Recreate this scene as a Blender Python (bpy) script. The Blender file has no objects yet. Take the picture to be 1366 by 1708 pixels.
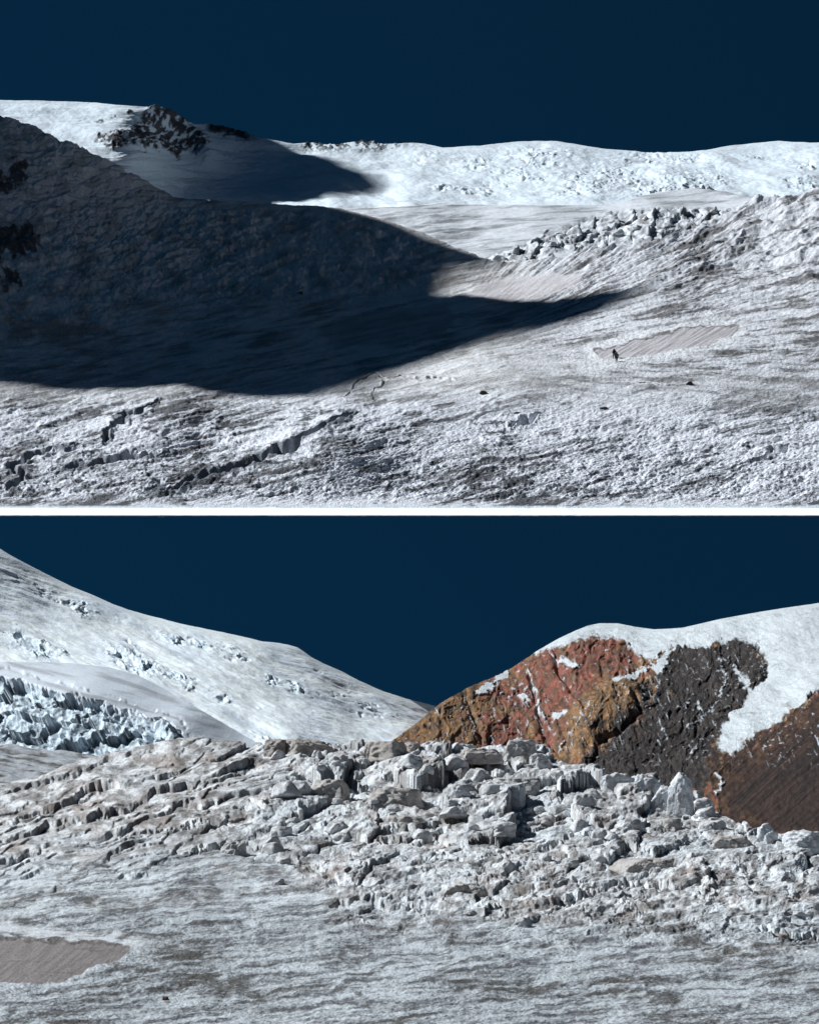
import bpy, bmesh, math, random
import numpy as np
from mathutils import Vector

# ------------------------------------------------------------------ basics
F, CU, CV = 3000.0, 683.0, 1420.0      # focal length in photo pixels, principal column, eye level row
SUN_EL, SUN_AZ = math.radians(43), math.radians(17)   # azimuth: degrees behind due left (-x)
S = np.array([-math.cos(SUN_EL)*math.cos(SUN_AZ), math.cos(SUN_EL)*math.sin(SUN_AZ), math.sin(SUN_EL)])
sc = bpy.context.scene
rnd = random.Random(7)

def tag(o, label=None, cat=None, group=None, kind=None):
    if label: o['label'] = label
    if cat: o['category'] = cat
    if group: o['group'] = group
    if kind: o['kind'] = kind
    return o

# ------------------------------------------------------------------ noise
def _hi(ix, iy, seed):
    h = ix.astype(np.int32).view(np.uint32)*np.uint32(374761393)+iy.astype(np.int32).view(np.uint32)*np.uint32(668265263)+np.uint32((seed*974634777) & 0xffffffff)
    h = (h ^ (h >> np.uint32(13)))*np.uint32(1274126177)
    h = (h ^ (h >> np.uint32(16)))*np.uint32(2246822519)
    return h ^ (h >> np.uint32(15))
def _hash(ix, iy, seed):
    return (_hi(np.asarray(ix, np.float32), np.asarray(iy, np.float32), seed) & np.uint32(0xffffff)).astype(np.float32)*np.float32(1/0x1000000)
_ga = np.linspace(0, 2*np.pi, 256, endpoint=False); GX = np.cos(_ga).astype(np.float32); GY = np.sin(_ga).astype(np.float32)
def perlin(x, y, seed=0):
    x = np.asarray(x, np.float32); y = np.asarray(y, np.float32)
    x0 = np.floor(x); y0 = np.floor(y); fx = x-x0; fy = y-y0
    sx = fx*fx*fx*(fx*(fx*6-15)+10); sy = fy*fy*fy*(fy*(fy*6-15)+10)
    def g(i, j):
        a = _hi(x0+i, y0+j, seed) & np.uint32(255)
        return GX[a]*(fx-i)+GY[a]*(fy-j)
    a = g(0, 0); a += sx*(g(1, 0)-a)
    b = g(0, 1); b += sx*(g(1, 1)-b)
    return (a+sy*(b-a))*1.5

def fbm(x, y, seed=0, oc=5, gain=.5, lac=2.03):
    r = 0; a = 1; t = 0
    for i in range(oc):
        r = r+a*perlin(x, y, seed+i*17); t += a*a
        x = x*lac+13.7; y = y*lac-7.1; a *= gain
    return r/math.sqrt(t)

def fc(x, y, seed=0, oc=5, gain=.5): return 1.7*fbm(x, y, seed, oc, gain)

def ridged(x, y, seed=0, oc=5, gain=.55, lac=2.05):
    r = 0; a = 1; t = 0
    for i in range(oc):
        r = r+a*(1-np.abs(perlin(x, y, seed+i*31))*1.6); t += a
        x = x*lac+3.7; y = y*lac-9.1; a *= gain
    return r/t

def voronoi(x, y, seed=0, jit=.9):
    x0 = np.floor(x); y0 = np.floor(y)
    f1 = np.full(x.shape, 9.); f2 = np.full(x.shape, 9.)
    h = np.zeros(x.shape); dx = np.zeros(x.shape); dy = np.zeros(x.shape)
    for i in (-1, 0, 1):
        for j in (-1, 0, 1):
            px = x0+i+.5+(_hash(x0+i, y0+j, seed)-.5)*jit
            py = y0+j+.5+(_hash(x0+i, y0+j, seed+5)-.5)*jit
            ex = x-px; ey = y-py; d = ex*ex+ey*ey
            m = d < f1
            f2 = np.where(m, f1, np.minimum(f2, d))
            f1 = np.where(m, d, f1)
            h = np.where(m, _hash(x0+i, y0+j, seed+9), h)
            dx = np.where(m, ex, dx); dy = np.where(m, ey, dy)
    return np.sqrt(f1), np.sqrt(f2), h, dx, dy

def sst(a, b, x):
    t = np.clip((x-a)/(b-a), 0, 1); return t*t*(3-2*t)
def mix(a, b, t):
    if np.ndim(a) and np.shape(a)[-1] == 3 or np.ndim(b) and np.shape(b)[-1] == 3: t = np.asarray(t)[..., None]
    return a*(1-t)+b*t
def curve(pts):
    p = np.array(pts, float); return lambda u: np.interp(u, p[:, 0], p[:, 1])
def poly_sd(u, v, poly):
    """signed distance, positive inside"""
    p = np.array(poly, float); n = len(p); ins = np.zeros(u.shape, bool); d = np.full(u.shape, 1e9)
    for i in range(n):
        ax, ay = p[i]; bx, by = p[(i+1) % n]
        c = ((ay > v) != (by > v)) & (u < (bx-ax)*(v-ay)/(by-ay+1e-12)+ax); ins ^= c
        t = np.clip(((u-ax)*(bx-ax)+(v-ay)*(by-ay))/((bx-ax)**2+(by-ay)**2+1e-9), 0, 1)
        d = np.minimum(d, np.hypot(u-ax-t*(bx-ax), v-ay-t*(by-ay)))
    return np.where(ins, d, -d)
def line_d(u, v, pts, vs=1.0):
    p = np.array(pts, float); d = np.full(u.shape, 1e9); tt = np.zeros(u.shape)
    for i in range(len(p)-1):
        ax, ay = p[i]; bx, by = p[i+1]; ay *= vs; by *= vs
        t = np.clip(((u-ax)*(bx-ax)+(v*vs-ay)*(by-ay))/((bx-ax)**2+(by-ay)**2+1e-9), 0, 1)
        e = np.hypot(u-ax-t*(bx-ax), v*vs-ay-t*(by-ay)); m = e < d
        d = np.where(m, e, d); tt = np.where(m, (i+t)/(len(p)-1), tt)
    return d, tt
class TPS:
    """smooth distance field through surveyed points (column, row, metres)"""
    def __init__(s, pts):
        p = np.array(pts, float); s.c = p[:, :2]/400.; n = len(p)
        K = s.phi(np.hypot(s.c[:, None, 0]-s.c[None, :, 0], s.c[:, None, 1]-s.c[None, :, 1]))+np.eye(n)*.004
        P = np.c_[np.ones(n), s.c]; A = np.block([[K, P], [P.T, np.zeros((3, 3))]])
        s.w = np.linalg.solve(A, np.r_[np.log(p[:, 2]), 0, 0, 0])
    @staticmethod
    def phi(r): return np.where(r > 1e-9, r*r*np.log(r+1e-12), 0)
    def __call__(s, u, v):
        u = np.clip(u, -150, 1516)/400.; v = v/400.; n = len(s.c)
        r = s.w[n]+s.w[n+1]*u+s.w[n+2]*v
        for i in range(n): r = r+s.w[i]*s.phi(np.hypot(u-s.c[i, 0], v-s.c[i, 1]))
        return np.exp(r)

# ------------------------------------------------------------------ materials
def surface(name, fine=8., bump=.3, rough=.75, dist=.05, var=.25, attr=True, col=(.8, .8, .8), mid=0, midc=(.6, .5, .42), midlo=.54, midhi=.72):
    m = bpy.data.materials.new(name); m.use_nodes = True; nt = m.node_tree; N = nt.nodes; L = nt.links
    b = N['Principled BSDF']; b.inputs['Roughness'].default_value = rough
    b.inputs['Specular IOR Level'].default_value = .25
    tc = N.new('ShaderNodeTexCoord')
    n1 = N.new('ShaderNodeTexNoise'); n1.inputs['Scale'].default_value = fine; n1.inputs['Detail'].default_value = 6
    n1.inputs['Roughness'].default_value = .65
    L.new(tc.outputs['Object'], n1.inputs['Vector'])
    mr = N.new('ShaderNodeMapRange'); mr.inputs[1].default_value = .3; mr.inputs[2].default_value = .7
    mr.inputs[3].default_value = 1-var; mr.inputs[4].default_value = 1+var*.35
    L.new(n1.outputs['Fac'], mr.inputs[0])
    mx = N.new('ShaderNodeVectorMath'); mx.operation = 'MULTIPLY'
    if attr:
        a = N.new('ShaderNodeAttribute'); a.attribute_name = 'tint'; L.new(a.outputs['Color'], mx.inputs[0])
    else: mx.inputs[0].default_value = col
    L.new(mr.outputs[0], mx.inputs[1]); L.new(mx.outputs[0], b.inputs['Base Color'])
    if mid:
        n3 = N.new('ShaderNodeTexNoise'); n3.inputs['Scale'].default_value = mid; n3.inputs['Detail'].default_value = 7; n3.inputs['Roughness'].default_value = .7; n3.inputs['Distortion'].default_value = .6
        L.new(tc.outputs['Object'], n3.inputs['Vector'])
        m3 = N.new('ShaderNodeMapRange'); m3.inputs[1].default_value = midlo; m3.inputs[2].default_value = midhi; L.new(n3.outputs['Fac'], m3.inputs[0])
        x3 = N.new('ShaderNodeMix'); x3.data_type = 'RGBA'; x3.inputs[6].default_value = (1, 1, 1, 1); x3.inputs[7].default_value = (*midc, 1)
        L.new(m3.outputs[0], x3.inputs[0])
        y3 = N.new('ShaderNodeVectorMath'); y3.operation = 'MULTIPLY'; L.new(mx.outputs[0], y3.inputs[0]); L.new(x3.outputs[2], y3.inputs[1]); L.new(y3.outputs[0], b.inputs['Base Color'])
    n2 = N.new('ShaderNodeTexNoise'); n2.inputs['Scale'].default_value = fine*1.7; n2.inputs['Detail'].default_value = 5
    L.new(tc.outputs['Object'], n2.inputs['Vector'])
    bp = N.new('ShaderNodeBump'); bp.inputs['Strength'].default_value = bump; bp.inputs['Distance'].default_value = dist
    L.new(n2.outputs['Fac'], bp.inputs['Height']); L.new(bp.outputs[0], b.inputs['Normal'])
    return m

def grid_object(name, P, col, mat):
    nr, nc = P.shape[:2]
    me = bpy.data.meshes.new(name); nv = nr*nc
    me.vertices.add(nv); me.vertices.foreach_set('co', P.reshape(-1).astype(np.float32))
    i = (np.arange(nr-1)[:, None]*nc+np.arange(nc-1)[None, :]).reshape(-1)
    q = np.stack([i, i+1, i+nc+1, i+nc], 1).astype(np.int32); nf = len(q)
    me.loops.add(nf*4); me.loops.foreach_set('vertex_index', q.reshape(-1))
    me.polygons.add(nf); me.polygons.foreach_set('loop_start', np.arange(nf, dtype=np.int32)*4)
    me.polygons.foreach_set('use_smooth', np.ones(nf, bool))
    a = me.attributes.new('tint', 'FLOAT_COLOR', 'POINT')
    c = np.ones((nv, 4), np.float32); c[:, :3] = np.clip(col.reshape(-1, 3), .005, .95)
    a.data.foreach_set('color', c.reshape(-1))
    me.update(calc_edges=True); me.materials.append(mat)
    o = bpy.data.objects.new(name, me); sc.collection.objects.link(o); return o

def columns(step, margin=700):
    core = np.arange(-10, 1376.1, step); n = 70
    g = np.linspace(0, 1, n+1)[1:]**1.8*margin
    return np.r_[(-10-g)[::-1], core, 1376+g]

from concurrent.futures import ThreadPoolExecutor
POOLX = ThreadPoolExecutor(4)
def par(f, u, v):
    k = np.array_split(np.arange(u.shape[0]), 16)
    return np.concatenate(list(POOLX.map(lambda i: f(u[i], v[i]), k)), 0)
def sheet(name, top, bot, Df, hf, cf, mat, ustep=1.6, vstep=1.2, back=14, backstep=.012, lean=(0, 0, 1), ycut=None):
    """ground surface: real distance Df(u,v) and relief hf(u,v) [photo px at that distance] along lean"""
    us = columns(ustep); vt = top(us); vb = bot(us)
    n = int(max(vb-vt)/vstep); t = np.linspace(0, 1, n)[:, None]
    v = vb[None, :]*(1-t)+vt[None, :]*t; u = np.repeat(us[None, :], n, 0)
    k = np.arange(1, back+1)[:, None]
    ub = np.repeat(us[None, :], back, 0); vbk = vt[None, :]-k*2.0
    D = par(Df, u, v); Dt = D[-1:]; ratio = 1+backstep*k
    Db = Dt*ratio
    U = np.vstack([u, ub]); V = np.vstack([v, vbk])
    DD = np.vstack([D, Db])
    X = (np.vstack([u, ub])-CU)/F*DD
    Z = (CV-np.vstack([v, np.repeat(vt[None, :], back, 0)]))/F*DD
    Z[n:] = Z[n-1:n]-(Db-Dt)*.35-(Db-Dt)**2*.01/backstep/Dt*1.0
    Y = DD.copy()
    U = U.astype(np.float32); V = V.astype(np.float32)
    h = par(hf, U, V); h[n:] = h[n-1]; h = h*DD/F
    ln = np.array(lean, float)
    P = np.stack([X+ln[0]*h, Y+ln[1]*h, Z+ln[2]*h], -1)
    return grid_object(name, P, par(cf, U, V), mat), P

C = lambda r, g, b: np.array([r, g, b], float)
SNOW = C(.76, .85, .92); BLUEICE = C(.62, .74, .82)

# ================================================================== UPPER GLACIER
A_top = curve([(-800, 60), (-100, 150), (13, 198), (60, 213), (130, 244), (200, 276), (250, 305), (290, 328), (350, 334), (420, 336), (560, 346),
               (640, 366), (700, 386), (760, 412), (830, 438), (900, 431), (1000, 414), (1060, 404), (1100, 398), (1150, 380), (1200, 362), (1240, 344),
               (1280, 334), (1310, 326), (1353, 316), (1500, 290), (2200, 200)])
A_bot = curve([(-900, 847), (2300, 847)])
A_D = TPS([(-150, 847, 250), (0, 847, 250), (340, 847, 250), (683, 847, 250), (1000, 847, 250), (1366, 847, 250), (1516, 847, 250),
    (0, 760, 271), (340, 760, 271), (683, 760, 270), (1000, 760, 270), (1366, 760, 270),
    (0, 680, 292), (300, 680, 290), (560, 680, 288), (683, 680, 294), (1000, 680, 296), (1366, 680, 295),
    (0, 640, 305), (300, 640, 305), (560, 650, 310), (683, 640, 318), (860, 640, 312), (1072, 640, 311), (1366, 640, 307),
    (-150, 600, 320), (0, 600, 325), (300, 600, 338), (600, 600, 352), (800, 600, 335), (1025, 600, 327), (1366, 600, 319),
    (0, 550, 345), (300, 550, 372), (600, 550, 390), (800, 550, 368), (1100, 550, 346), (1366, 550, 334),
    (0, 500, 364), (300, 500, 400), (600, 500, 425), (800, 500, 408), (1100, 500, 372), (1366, 500, 352),
    (0, 450, 380), (300, 450, 428), (600, 450, 458), (830, 450, 470), (1000, 450, 428), (1200, 450, 396), (1366, 450, 374),
    (0, 400, 397), (300, 400, 455), (600, 400, 492), (1100, 400, 444), (1366, 400, 404),
    (0, 300, 424), (290, 345, 492), (560, 350, 532), (1240, 346, 462), (1366, 340, 440), (0, 200, 455), (150, 255, 470), (150, 350, 440), (-150, 150, 460), (-150, 400, 392)])

A_T = A_D
def A_D(u, v):
    t = sst(740, 845, v); return A_T(u, v)*(1-t)+(250+(847-v)*.235)*t
def fan(u, v):
    """flow direction of the right-hand ice slope: lines fan out from the valley bottom"""
    du = u-690; dv = 610-v
    a = np.arctan2(dv, np.maximum(du, 60)); r = np.hypot(du, dv)
    return a, r
POOL_U = [(990, 583), (1030, 577), (1060, 566), (1110, 555), (1160, 545), (1215, 541), (1232, 546), (1215, 560), (1180, 575), (1130, 584), (1060, 594), (1020, 598), (1000, 597)]
POOL_U2 = [(780, 490), (800, 475), (850, 462), (930, 455), (975, 455), (960, 478), (900, 495), (830, 505)]
POOL_U3 = [(530, 560), (560, 535), (640, 515), (740, 508), (760, 530), (740, 560), (660, 578), (560, 578)]
CREV_U = [([(585, 690), (560, 702), (530, 716), (490, 738), (440, 762), (400, 778), (350, 795), (300, 815), (262, 828)], 11, 15),
          ([(262, 668), (240, 682), (205, 700), (182, 712), (172, 738)], 7, 15),
          ([(130, 745), (80, 752), (45, 762), (25, 778), (38, 800), (20, 818)], 8, 14),
          ([(290, 748), (240, 757), (170, 765), (110, 775)], 8, 9),
          ([(620, 668), (640, 640), (625, 625), (590, 640), (575, 665)], 2.6, 5),
          ([(640, 632), (700, 628), (760, 634)], 4, 7),
          ([(850, 708), (880, 700), (905, 692)], 5, 8), ([(1220, 790), (1290, 752), (1366, 738)], 5, 6)]
def A_masks(u, v):
    pool = np.clip(sst(-3, 3, poly_sd(u, v+fbm(u/25, v/25, 5)*3, POOL_U)), 0, 1)
    pool2 = sst(-5, 5, poly_sd(u, v+fbm(u/30, v/12, 6)*5, POOL_U2))
    pool3 = sst(-4, 4, poly_sd(u, v+fbm(u/40, v/9, 7)*7, POOL_U3))
    fore = sst(600, 700, v-sst(0, 700, u)*sst(1400, 700, u)*0)                        # foreground melt snow
    rs = sst(760, 980, u)*sst(720, 600, v)                   # right slope with flow bands
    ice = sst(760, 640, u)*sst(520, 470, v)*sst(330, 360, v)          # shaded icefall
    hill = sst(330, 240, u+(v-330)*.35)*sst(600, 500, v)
    return pool, pool2, pool3, fore, rs, ice, hill
def A_h(u, v):
    pool, pool2, pool3, fore, rs, ice, hill = A_masks(u, v)
    w = fbm(u/90, v/45, 11, 3)
    sx = u/34+w*.6; sy = (v+.25*u)/12.0+w*.5                       # melt surface, gently combed
    lump = fbm(sx, sy, 21, 6, .62)
    bl = ridged(u/70+w*.5, (v+.2*u)/22., 41, 5, .6)-.55
    amp = .45+.9*sst(600, 830, v)
    lump2 = fbm(u/7., (v+.15*u)/3.2, 23, 4, .65)
    h = fore*amp*(lump*2.8+bl*3.2+lump2*1.5)
    big = fbm(u/200, (v+.2*u)/60., 51, 3)*6*fore
    h += big+fore*(ridged(u/120+w*.3, (v+.22*u)/15., 53, 5, .55)-.62)*7*(.4+.6*sst(700, 200, u))
    a, r = fan(u, v)
    h += rs*sst(1000, 1250, u)*sst(520, 400, v)*(ridged(a*8+fbm(u/70, v/60, 33, 3)*.15, r/260., 66, 4, .55)-.6)*28
    bands = ridged(a*18+fbm(u/60, v/60, 31, 3)*.12, r/170., 61, 5, .6)-.6
    fine = fbm(a*70+w*.12, r/70., 62, 6, .65)
    h += rs*(bands*15*sst(560, 420, v)+bands*3.+fine*2.6+fbm(u/6., v/3.5, 64, 3, .6)*.9)
    top_r = rs*sst(470, 350, v)*sst(1000, 1200, u)
    vz = voronoi(a*15+w*.2, r/120., 71)
    h += top_r*((vz[2]-.5)*3+vz[3]*3)
    # valley floor, faint combing
    val = (1-fore)*(1-rs)
    comb = fbm(u/75, (v+.22*(u-500)*sst(300, 800, u)-.25*(500-u)*sst(500, 0, u)*0)/9., 81, 5, .6)
    h += val*(1-ice)*comb*2.6
    h += val*fbm(u/30, v/15, 83, 5, .6)*1.3
    # icefall rubble (in the shade)
    vz = voronoi(u/34+w*.4, v/16., 91); vz2 = voronoi(u/15+w, v/8., 92)
    h += ice*(1-hill*.5)*((vz[2]-.5)*6*sst(-.3, .5, w)+(vz2[2]-.5)*4+fbm(u/16, v/9, 93, 5, .65)*4+(ridged(u/60, (v+.3*u)/26., 94, 4)-.6)*9)*sst(0, 26, v-A_top(u))
    h += hill*((ridged(u/80+v/90, v/60-u/220, 95, 6, .6)-.6)*11+fbm(u/14, v/9, 96, 5, .6)*2)
    h += sst(250, 0, u)*sst(360, 400, v)*sst(600, 520, v)*(ridged(u/60, v/35, 97, 5)-.6)*14
    # crevasses: open cracks with one raised lip
    for pts, wd, dp in CREV_U:
        d, t = line_d(u+fbm(u/34, v/20, 101, 3, .4)*14, v+fbm(u/34+7, v/20, 103, 3, .4)*6, pts, 2.0)
        ww = 1.0*wd*(.5+.8*np.sin(np.clip(t, 0, 1)*3.14))*(.75+.5*perlin(t*9, t*0+3, 7))
        h -= dp*3.*sst(ww*1.0, ww*.62, d)
        h += dp*.22*np.exp(-((d-ww*1.7)/(ww*.8))**2)
    for (cu, cv, ru, rv, hh) in [(1072, 646, 26, 7, 6), (370, 0, 1, 1, 0)]:
        h += hh*np.exp(-(((u-cu)/ru)**2+((v-cv)/rv)**2))
    # trail and lips
    h = h*(1-pool)*(1-.8*pool2)*(1-.8*pool3)+pool*(fbm((u+v*1.6)/9., (v-u*.1)/40., 121, 3)*1.0-.7)
    h += pool2*fbm((u+v)/8., v/30., 122, 3)*.5
    edge = sst(847, 822, v)                                   # settle to the cut lip of the slab
    h += fbm(u/420, v*0, 123, 2)*0
    return h*edge+(1-edge)*fbm(u/30, u*0+1.5, 125, 4)*.8
def A_c(u, v):
    pool, pool2, pool3, fore, rs, ice, hill = A_masks(u, v)
    w = fc(u/90, v/45, 11, 3)
    n = fc(u/60+w*.4, (v+.22*u)/9., 131, 6, .7)
    m = fc(u/240, (v+.2*u)/70., 133, 3)
    n3 = fc(u/9., (v+.1*u)/3., 137, 4, .7)
    reg = .5*sst(520, 100, u)*sst(720, 800, v)+.35*sst(900, 1300, u)*sst(700, 800, v)*0+.18*sst(700, 660, v)  # extra darkness at lower left: dirt plus painted relief shade
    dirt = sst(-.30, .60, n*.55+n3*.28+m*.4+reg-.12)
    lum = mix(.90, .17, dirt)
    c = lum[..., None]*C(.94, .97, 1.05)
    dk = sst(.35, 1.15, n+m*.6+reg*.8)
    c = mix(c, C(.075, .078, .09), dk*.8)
    a, r = fan(u, v)
    b = fc(a*60+fc(u/60, v/60, 31, 3)*.16, r/120., 141, 6, .68)
    b2 = fc(u/11., (v+.3*u)/4., 143, 4, .7)
    rc = mix(C(.72, .735, .78), C(.15, .145, .15), sst(-.42, .85, b*.85+.2*m+.25*b2+.05))
    gr = sst(.80, .93, ridged(a*17+.12*fc(u/60, v/60, 31, 3), r/170., 61, 4, .5))*sst(1000, 1150, u)*sst(520, 440, v)
    rc = mix(rc, C(.09, .085, .085), gr*.85)
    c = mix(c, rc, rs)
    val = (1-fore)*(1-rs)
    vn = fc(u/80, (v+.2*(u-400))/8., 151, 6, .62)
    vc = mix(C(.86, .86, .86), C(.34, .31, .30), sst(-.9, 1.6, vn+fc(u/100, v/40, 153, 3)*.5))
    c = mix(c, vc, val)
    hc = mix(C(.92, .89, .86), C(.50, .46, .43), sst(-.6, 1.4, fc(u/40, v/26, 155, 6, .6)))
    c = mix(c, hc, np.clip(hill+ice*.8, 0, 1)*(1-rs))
    # smoother firn bands round the valley mouth
    fb = sst(26, 0, np.abs(v-(620-.09*(u-700)+8*np.sin(u/70.)))+fc(u/40, v/12, 157, 4)*14)*sst(640, 800, u)*sst(1250, 1000, u)
    c = mix(c, C(.80, .81, .84), fb*.75)
    ring = sst(24, 4, np.abs(poly_sd(u, v+fc(u/40, v/10, 159, 4)*6, POOL_U)))
    c = mix(c, C(.82, .83, .86), ring*.8)
    st = fc((u+v*1.6)/7., (v-u*.1)/40., 121, 3)
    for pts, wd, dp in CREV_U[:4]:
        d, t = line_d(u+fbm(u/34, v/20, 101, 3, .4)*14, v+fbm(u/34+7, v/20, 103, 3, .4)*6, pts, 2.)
        c = mix(c, C(.16, .18, .21), .85*sst(wd*1.5, wd*.9, d+4*fc(u/20, v/10, 165, 3)))  # dirt along the cracks, darkened further as painted recess shade
    pc = mix(C(.46, .43, .45), C(.62, .59, .61), sst(-.5, .6, st))
    c = mix(c, pc, pool)
    rim = sst(2., .4, np.abs(poly_sd(u, v+fc(u/25, v/25, 5)*3, POOL_U)-0))*sst(600, 575, v+.16*(u-1040))
    c = mix(c, C(.10, .085, .08), rim*.75)
    c = mix(c, C(.62, .58, .60), pool2*.7); c = mix(c, C(.5, .47, .47), pool3*.6)
    # bare rock patches in the shaded hill
    q = fc(u/18, v/18, 161, 4)*9
    for poly in ([(-60, 380), (13, 372), (50, 374), (75, 395), (66, 425), (13, 428), (-60, 428)],
                 [(-60, 285), (16, 275), (30, 255), (52, 270), (45, 300), (20, 320), (-60, 330)],
                 [(-60, 450), (13, 445), (45, 452), (38, 476), (-60, 480)]):
        c = mix(c, mix(C(.05, .042, .04), C(.2, .17, .16), sst(0, .9, fc(u/9, v/7, 163, 4))), .9*sst(-3, 5, poly_sd(u, v, poly)+q*1.5-4))
    c = mix(c, C(.45, .27, .17), .5*sst(-8, 8, poly_sd(u, v, [(13, 530), (150, 535), (195, 560), (60, 565), (13, 568)])+q))
    c = mix(c, SNOW, sst(842, 846, v))
    return c
M_snow = surface('melt_snow', fine=2.2, bump=.6, dist=.3, var=.36)
M_far = surface('far_snow', fine=.35, bump=.4, dist=.7, var=.10)
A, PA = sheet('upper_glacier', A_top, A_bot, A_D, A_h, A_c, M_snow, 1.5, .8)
tag(A, kind='structure')

# added white divider strip and underside of the upper glacier, one thick body
us = columns(4.); ux = (us-CU)/F
zf = PA[0][:, 2]; xe = PA[0][:, 0]; zi = np.interp(ux*250, xe, zf)
prof = [(250., .0), (243., -1.89), (236., -3.78), (236.9, -3.42), (250, -.85), (262, 1.45), (300, 9.2), (420, 32), (520, 52), (530, 100)]
LP = np.stack([np.stack([ux*250, np.full_like(us, y+.0), (zi if k == 0 else 47.75+(zi-47.75)*max(0, 1-k/3))+dz], -1) for k, (y, dz) in enumerate(prof)])
lip = grid_object('divider_strip', LP, np.tile(C(.93, .94, .95), LP.shape[:2]+(1,)), surface('divider_white', fine=1.2, bump=.12, dist=.1, var=.03))
tag(lip, kind='structure')

# ------------------------------------------------------------------ middle basin behind
B_top = curve([(-900, 320), (300, 330), (400, 340), (480, 346), (560, 349), (640, 345), (700, 342), (800, 340), (900, 342), (1000, 341), (1035, 338), (1070, 326), (1110, 318), (1160, 315), (1210, 320), (1250, 330), (1300, 334), (2300, 330)])
B_bot = curve([(-900, 480), (2300, 480)])
B_D = TPS([(0, 480, 520), (683, 480, 520), (1366, 480, 520), (0, 440, 545), (683, 440, 550), (830, 440, 545), (1100, 430, 545), (1366, 440, 545),
           (0, 400, 590), (683, 400, 590), (1000, 410, 560), (1200, 400, 560), (1366, 400, 570), (900, 370, 615), (1100, 370, 585), (1240, 360, 600),
           (0, 350, 660), (500, 352, 660), (800, 350, 660), (1000, 350, 650), (1110, 330, 670), (1200, 330, 670), (1366, 340, 660)])
SER_B = [(815, 432), (880, 405), (930, 385), (1000, 362), (1060, 352), (1130, 350), (1200, 352), (1245, 352), (1200, 378), (1120, 396), (1040, 405), (930, 418), (870, 436)]
def B_h(u, v):
    s = sst(-8, 6, poly_sd(u, v, SER_B)+fbm(u/30, v/15, 203)*6)
    w = fbm(u/50, v/30, 201, 3)
    v1 = voronoi(u/30+w*.5, (v+.15*u)/12., 205); v2 = voronoi(u/12+w, v/6., 207)
    h = s*(fbm(u/60, v/20, 208, 3)*8+(v1[2]-.55)*13+v1[3]*6+(v2[2]-.5)*6+fbm(u/7, v/4, 206, 4)*1.6-5*sst(.1, 0, v1[1]-v1[0]))
    h += (1-s)*(fbm(u/120, v/14, 209, 5, .5)*2.5)
    h += (ridged(u/160, (v+.1*u)/18., 213, 3)-.7)*9*sst(340, 362, v)*(1-s)*sst(1000, 700, u)
    return h
def B_c(u, v):
    s = sst(-8, 6, poly_sd(u, v, SER_B)+fc(u/30, v/15, 203)*6)
    n = fc(u/90, (v+.08*u)/7., 211, 6, .6)
    c = mix(C(.66, .69, .73), C(.28, .29, .31), sst(-.3, 1.2, n))
    return mix(c, mix(C(.66, .69, .73), C(.20, .20, .21), sst(-.6, .8, fc(u/14, v/7, 215, 5))), s)
Bo, PB = sheet('middle_glacier', B_top, B_bot, B_D, B_h, B_c, M_far, 1.6, .8)
tag(Bo, kind='structure')

# ------------------------------------------------------------------ far snow range
R_top = curve([(-900, 175), (-100, 166), (13, 167), (100, 169), (160, 171), (200, 175), (240, 178), (265, 181), (290, 190), (310, 202), (325, 208), (345, 207), (375, 212), (400, 218), (425, 226), (450, 233), (490, 240), (520, 238), (545, 241), (570, 239),
               (600, 236), (622, 236), (640, 240), (660, 240), (690, 238), (720, 242), (740, 246), (800, 243), (850, 237), (890, 235), (920, 235), (960, 240), (1000, 247), (1080, 254), (1130, 254), (1180, 250), (1230, 241), (1300, 235), (1353, 238), (1500, 232), (2300, 240)])
R_bot = curve([(-900, 400), (2300, 400)])
R_D = TPS([(-100, 400, 640), (300, 400, 645), (683, 400, 650), (1000, 400, 650), (1366, 400, 650), (300, 352, 695), (560, 352, 695), (683, 346, 700), (1000, 346, 710), (1366, 346, 710),
           (0, 300, 650), (0, 240, 685), (0, 170, 730), (150, 172, 730), (150, 240, 680), (200, 300, 655), (220, 260, 680), (265, 184, 742), (240, 210, 715), (-120, 170, 725),
           (300, 205, 800), (330, 212, 850), (345, 262, 800), (300, 300, 745), (300, 332, 735), (400, 300, 800), (400, 222, 905), (450, 260, 870), (500, 310, 805), (500, 245, 925), (560, 270, 880), (580, 332, 760),
           (600, 240, 935), (650, 300, 830), (720, 300, 820), (683, 242, 950), (900, 300, 800), (900, 238, 950), (1100, 300, 800), (1080, 258, 930), (1300, 290, 820), (1300, 238, 960), (1500, 240, 960)])
ROCK_R = [(163, 233), (185, 222), (215, 214), (240, 198), (262, 186), (285, 190), (312, 208), (330, 222), (350, 243), (340, 256), (318, 252), (300, 258), (270, 246), (240, 247), (215, 240), (190, 245)]
def R_rock(u, v):
    q = fbm(u/16, v/10, 301, 5, .6)
    q3 = fbm((u-.9*v)/14., (v+.5*u)/9., 303, 5, .62)
    m = sst(-3, 4, poly_sd(u, v, ROCK_R)+q*9+2)*sst(-.22, .12, q3+.14)
    t = R_top(u)
    m = np.maximum(m, sst(20, 11, v-t+q*9)*sst(340, 352, u)*sst(440, 405, u))
    m = np.maximum(m, sst(17, 9, v-t+q*9+2)*sst(495, 510, u)*sst(745, 600, u)*sst(-.1, .25, q+.1))
    m = np.maximum(m, sst(20, 10, v-t+q*6)*sst(585, 600, u)*sst(650, 635, u)*sst(-.2, .2, q))
    m = np.maximum(m, .9*sst(-2, 4, poly_sd(u, v, [(138, 200), (200, 188), (250, 180), (262, 184), (225, 195), (160, 206)])+q*10-5))
    return m
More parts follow.
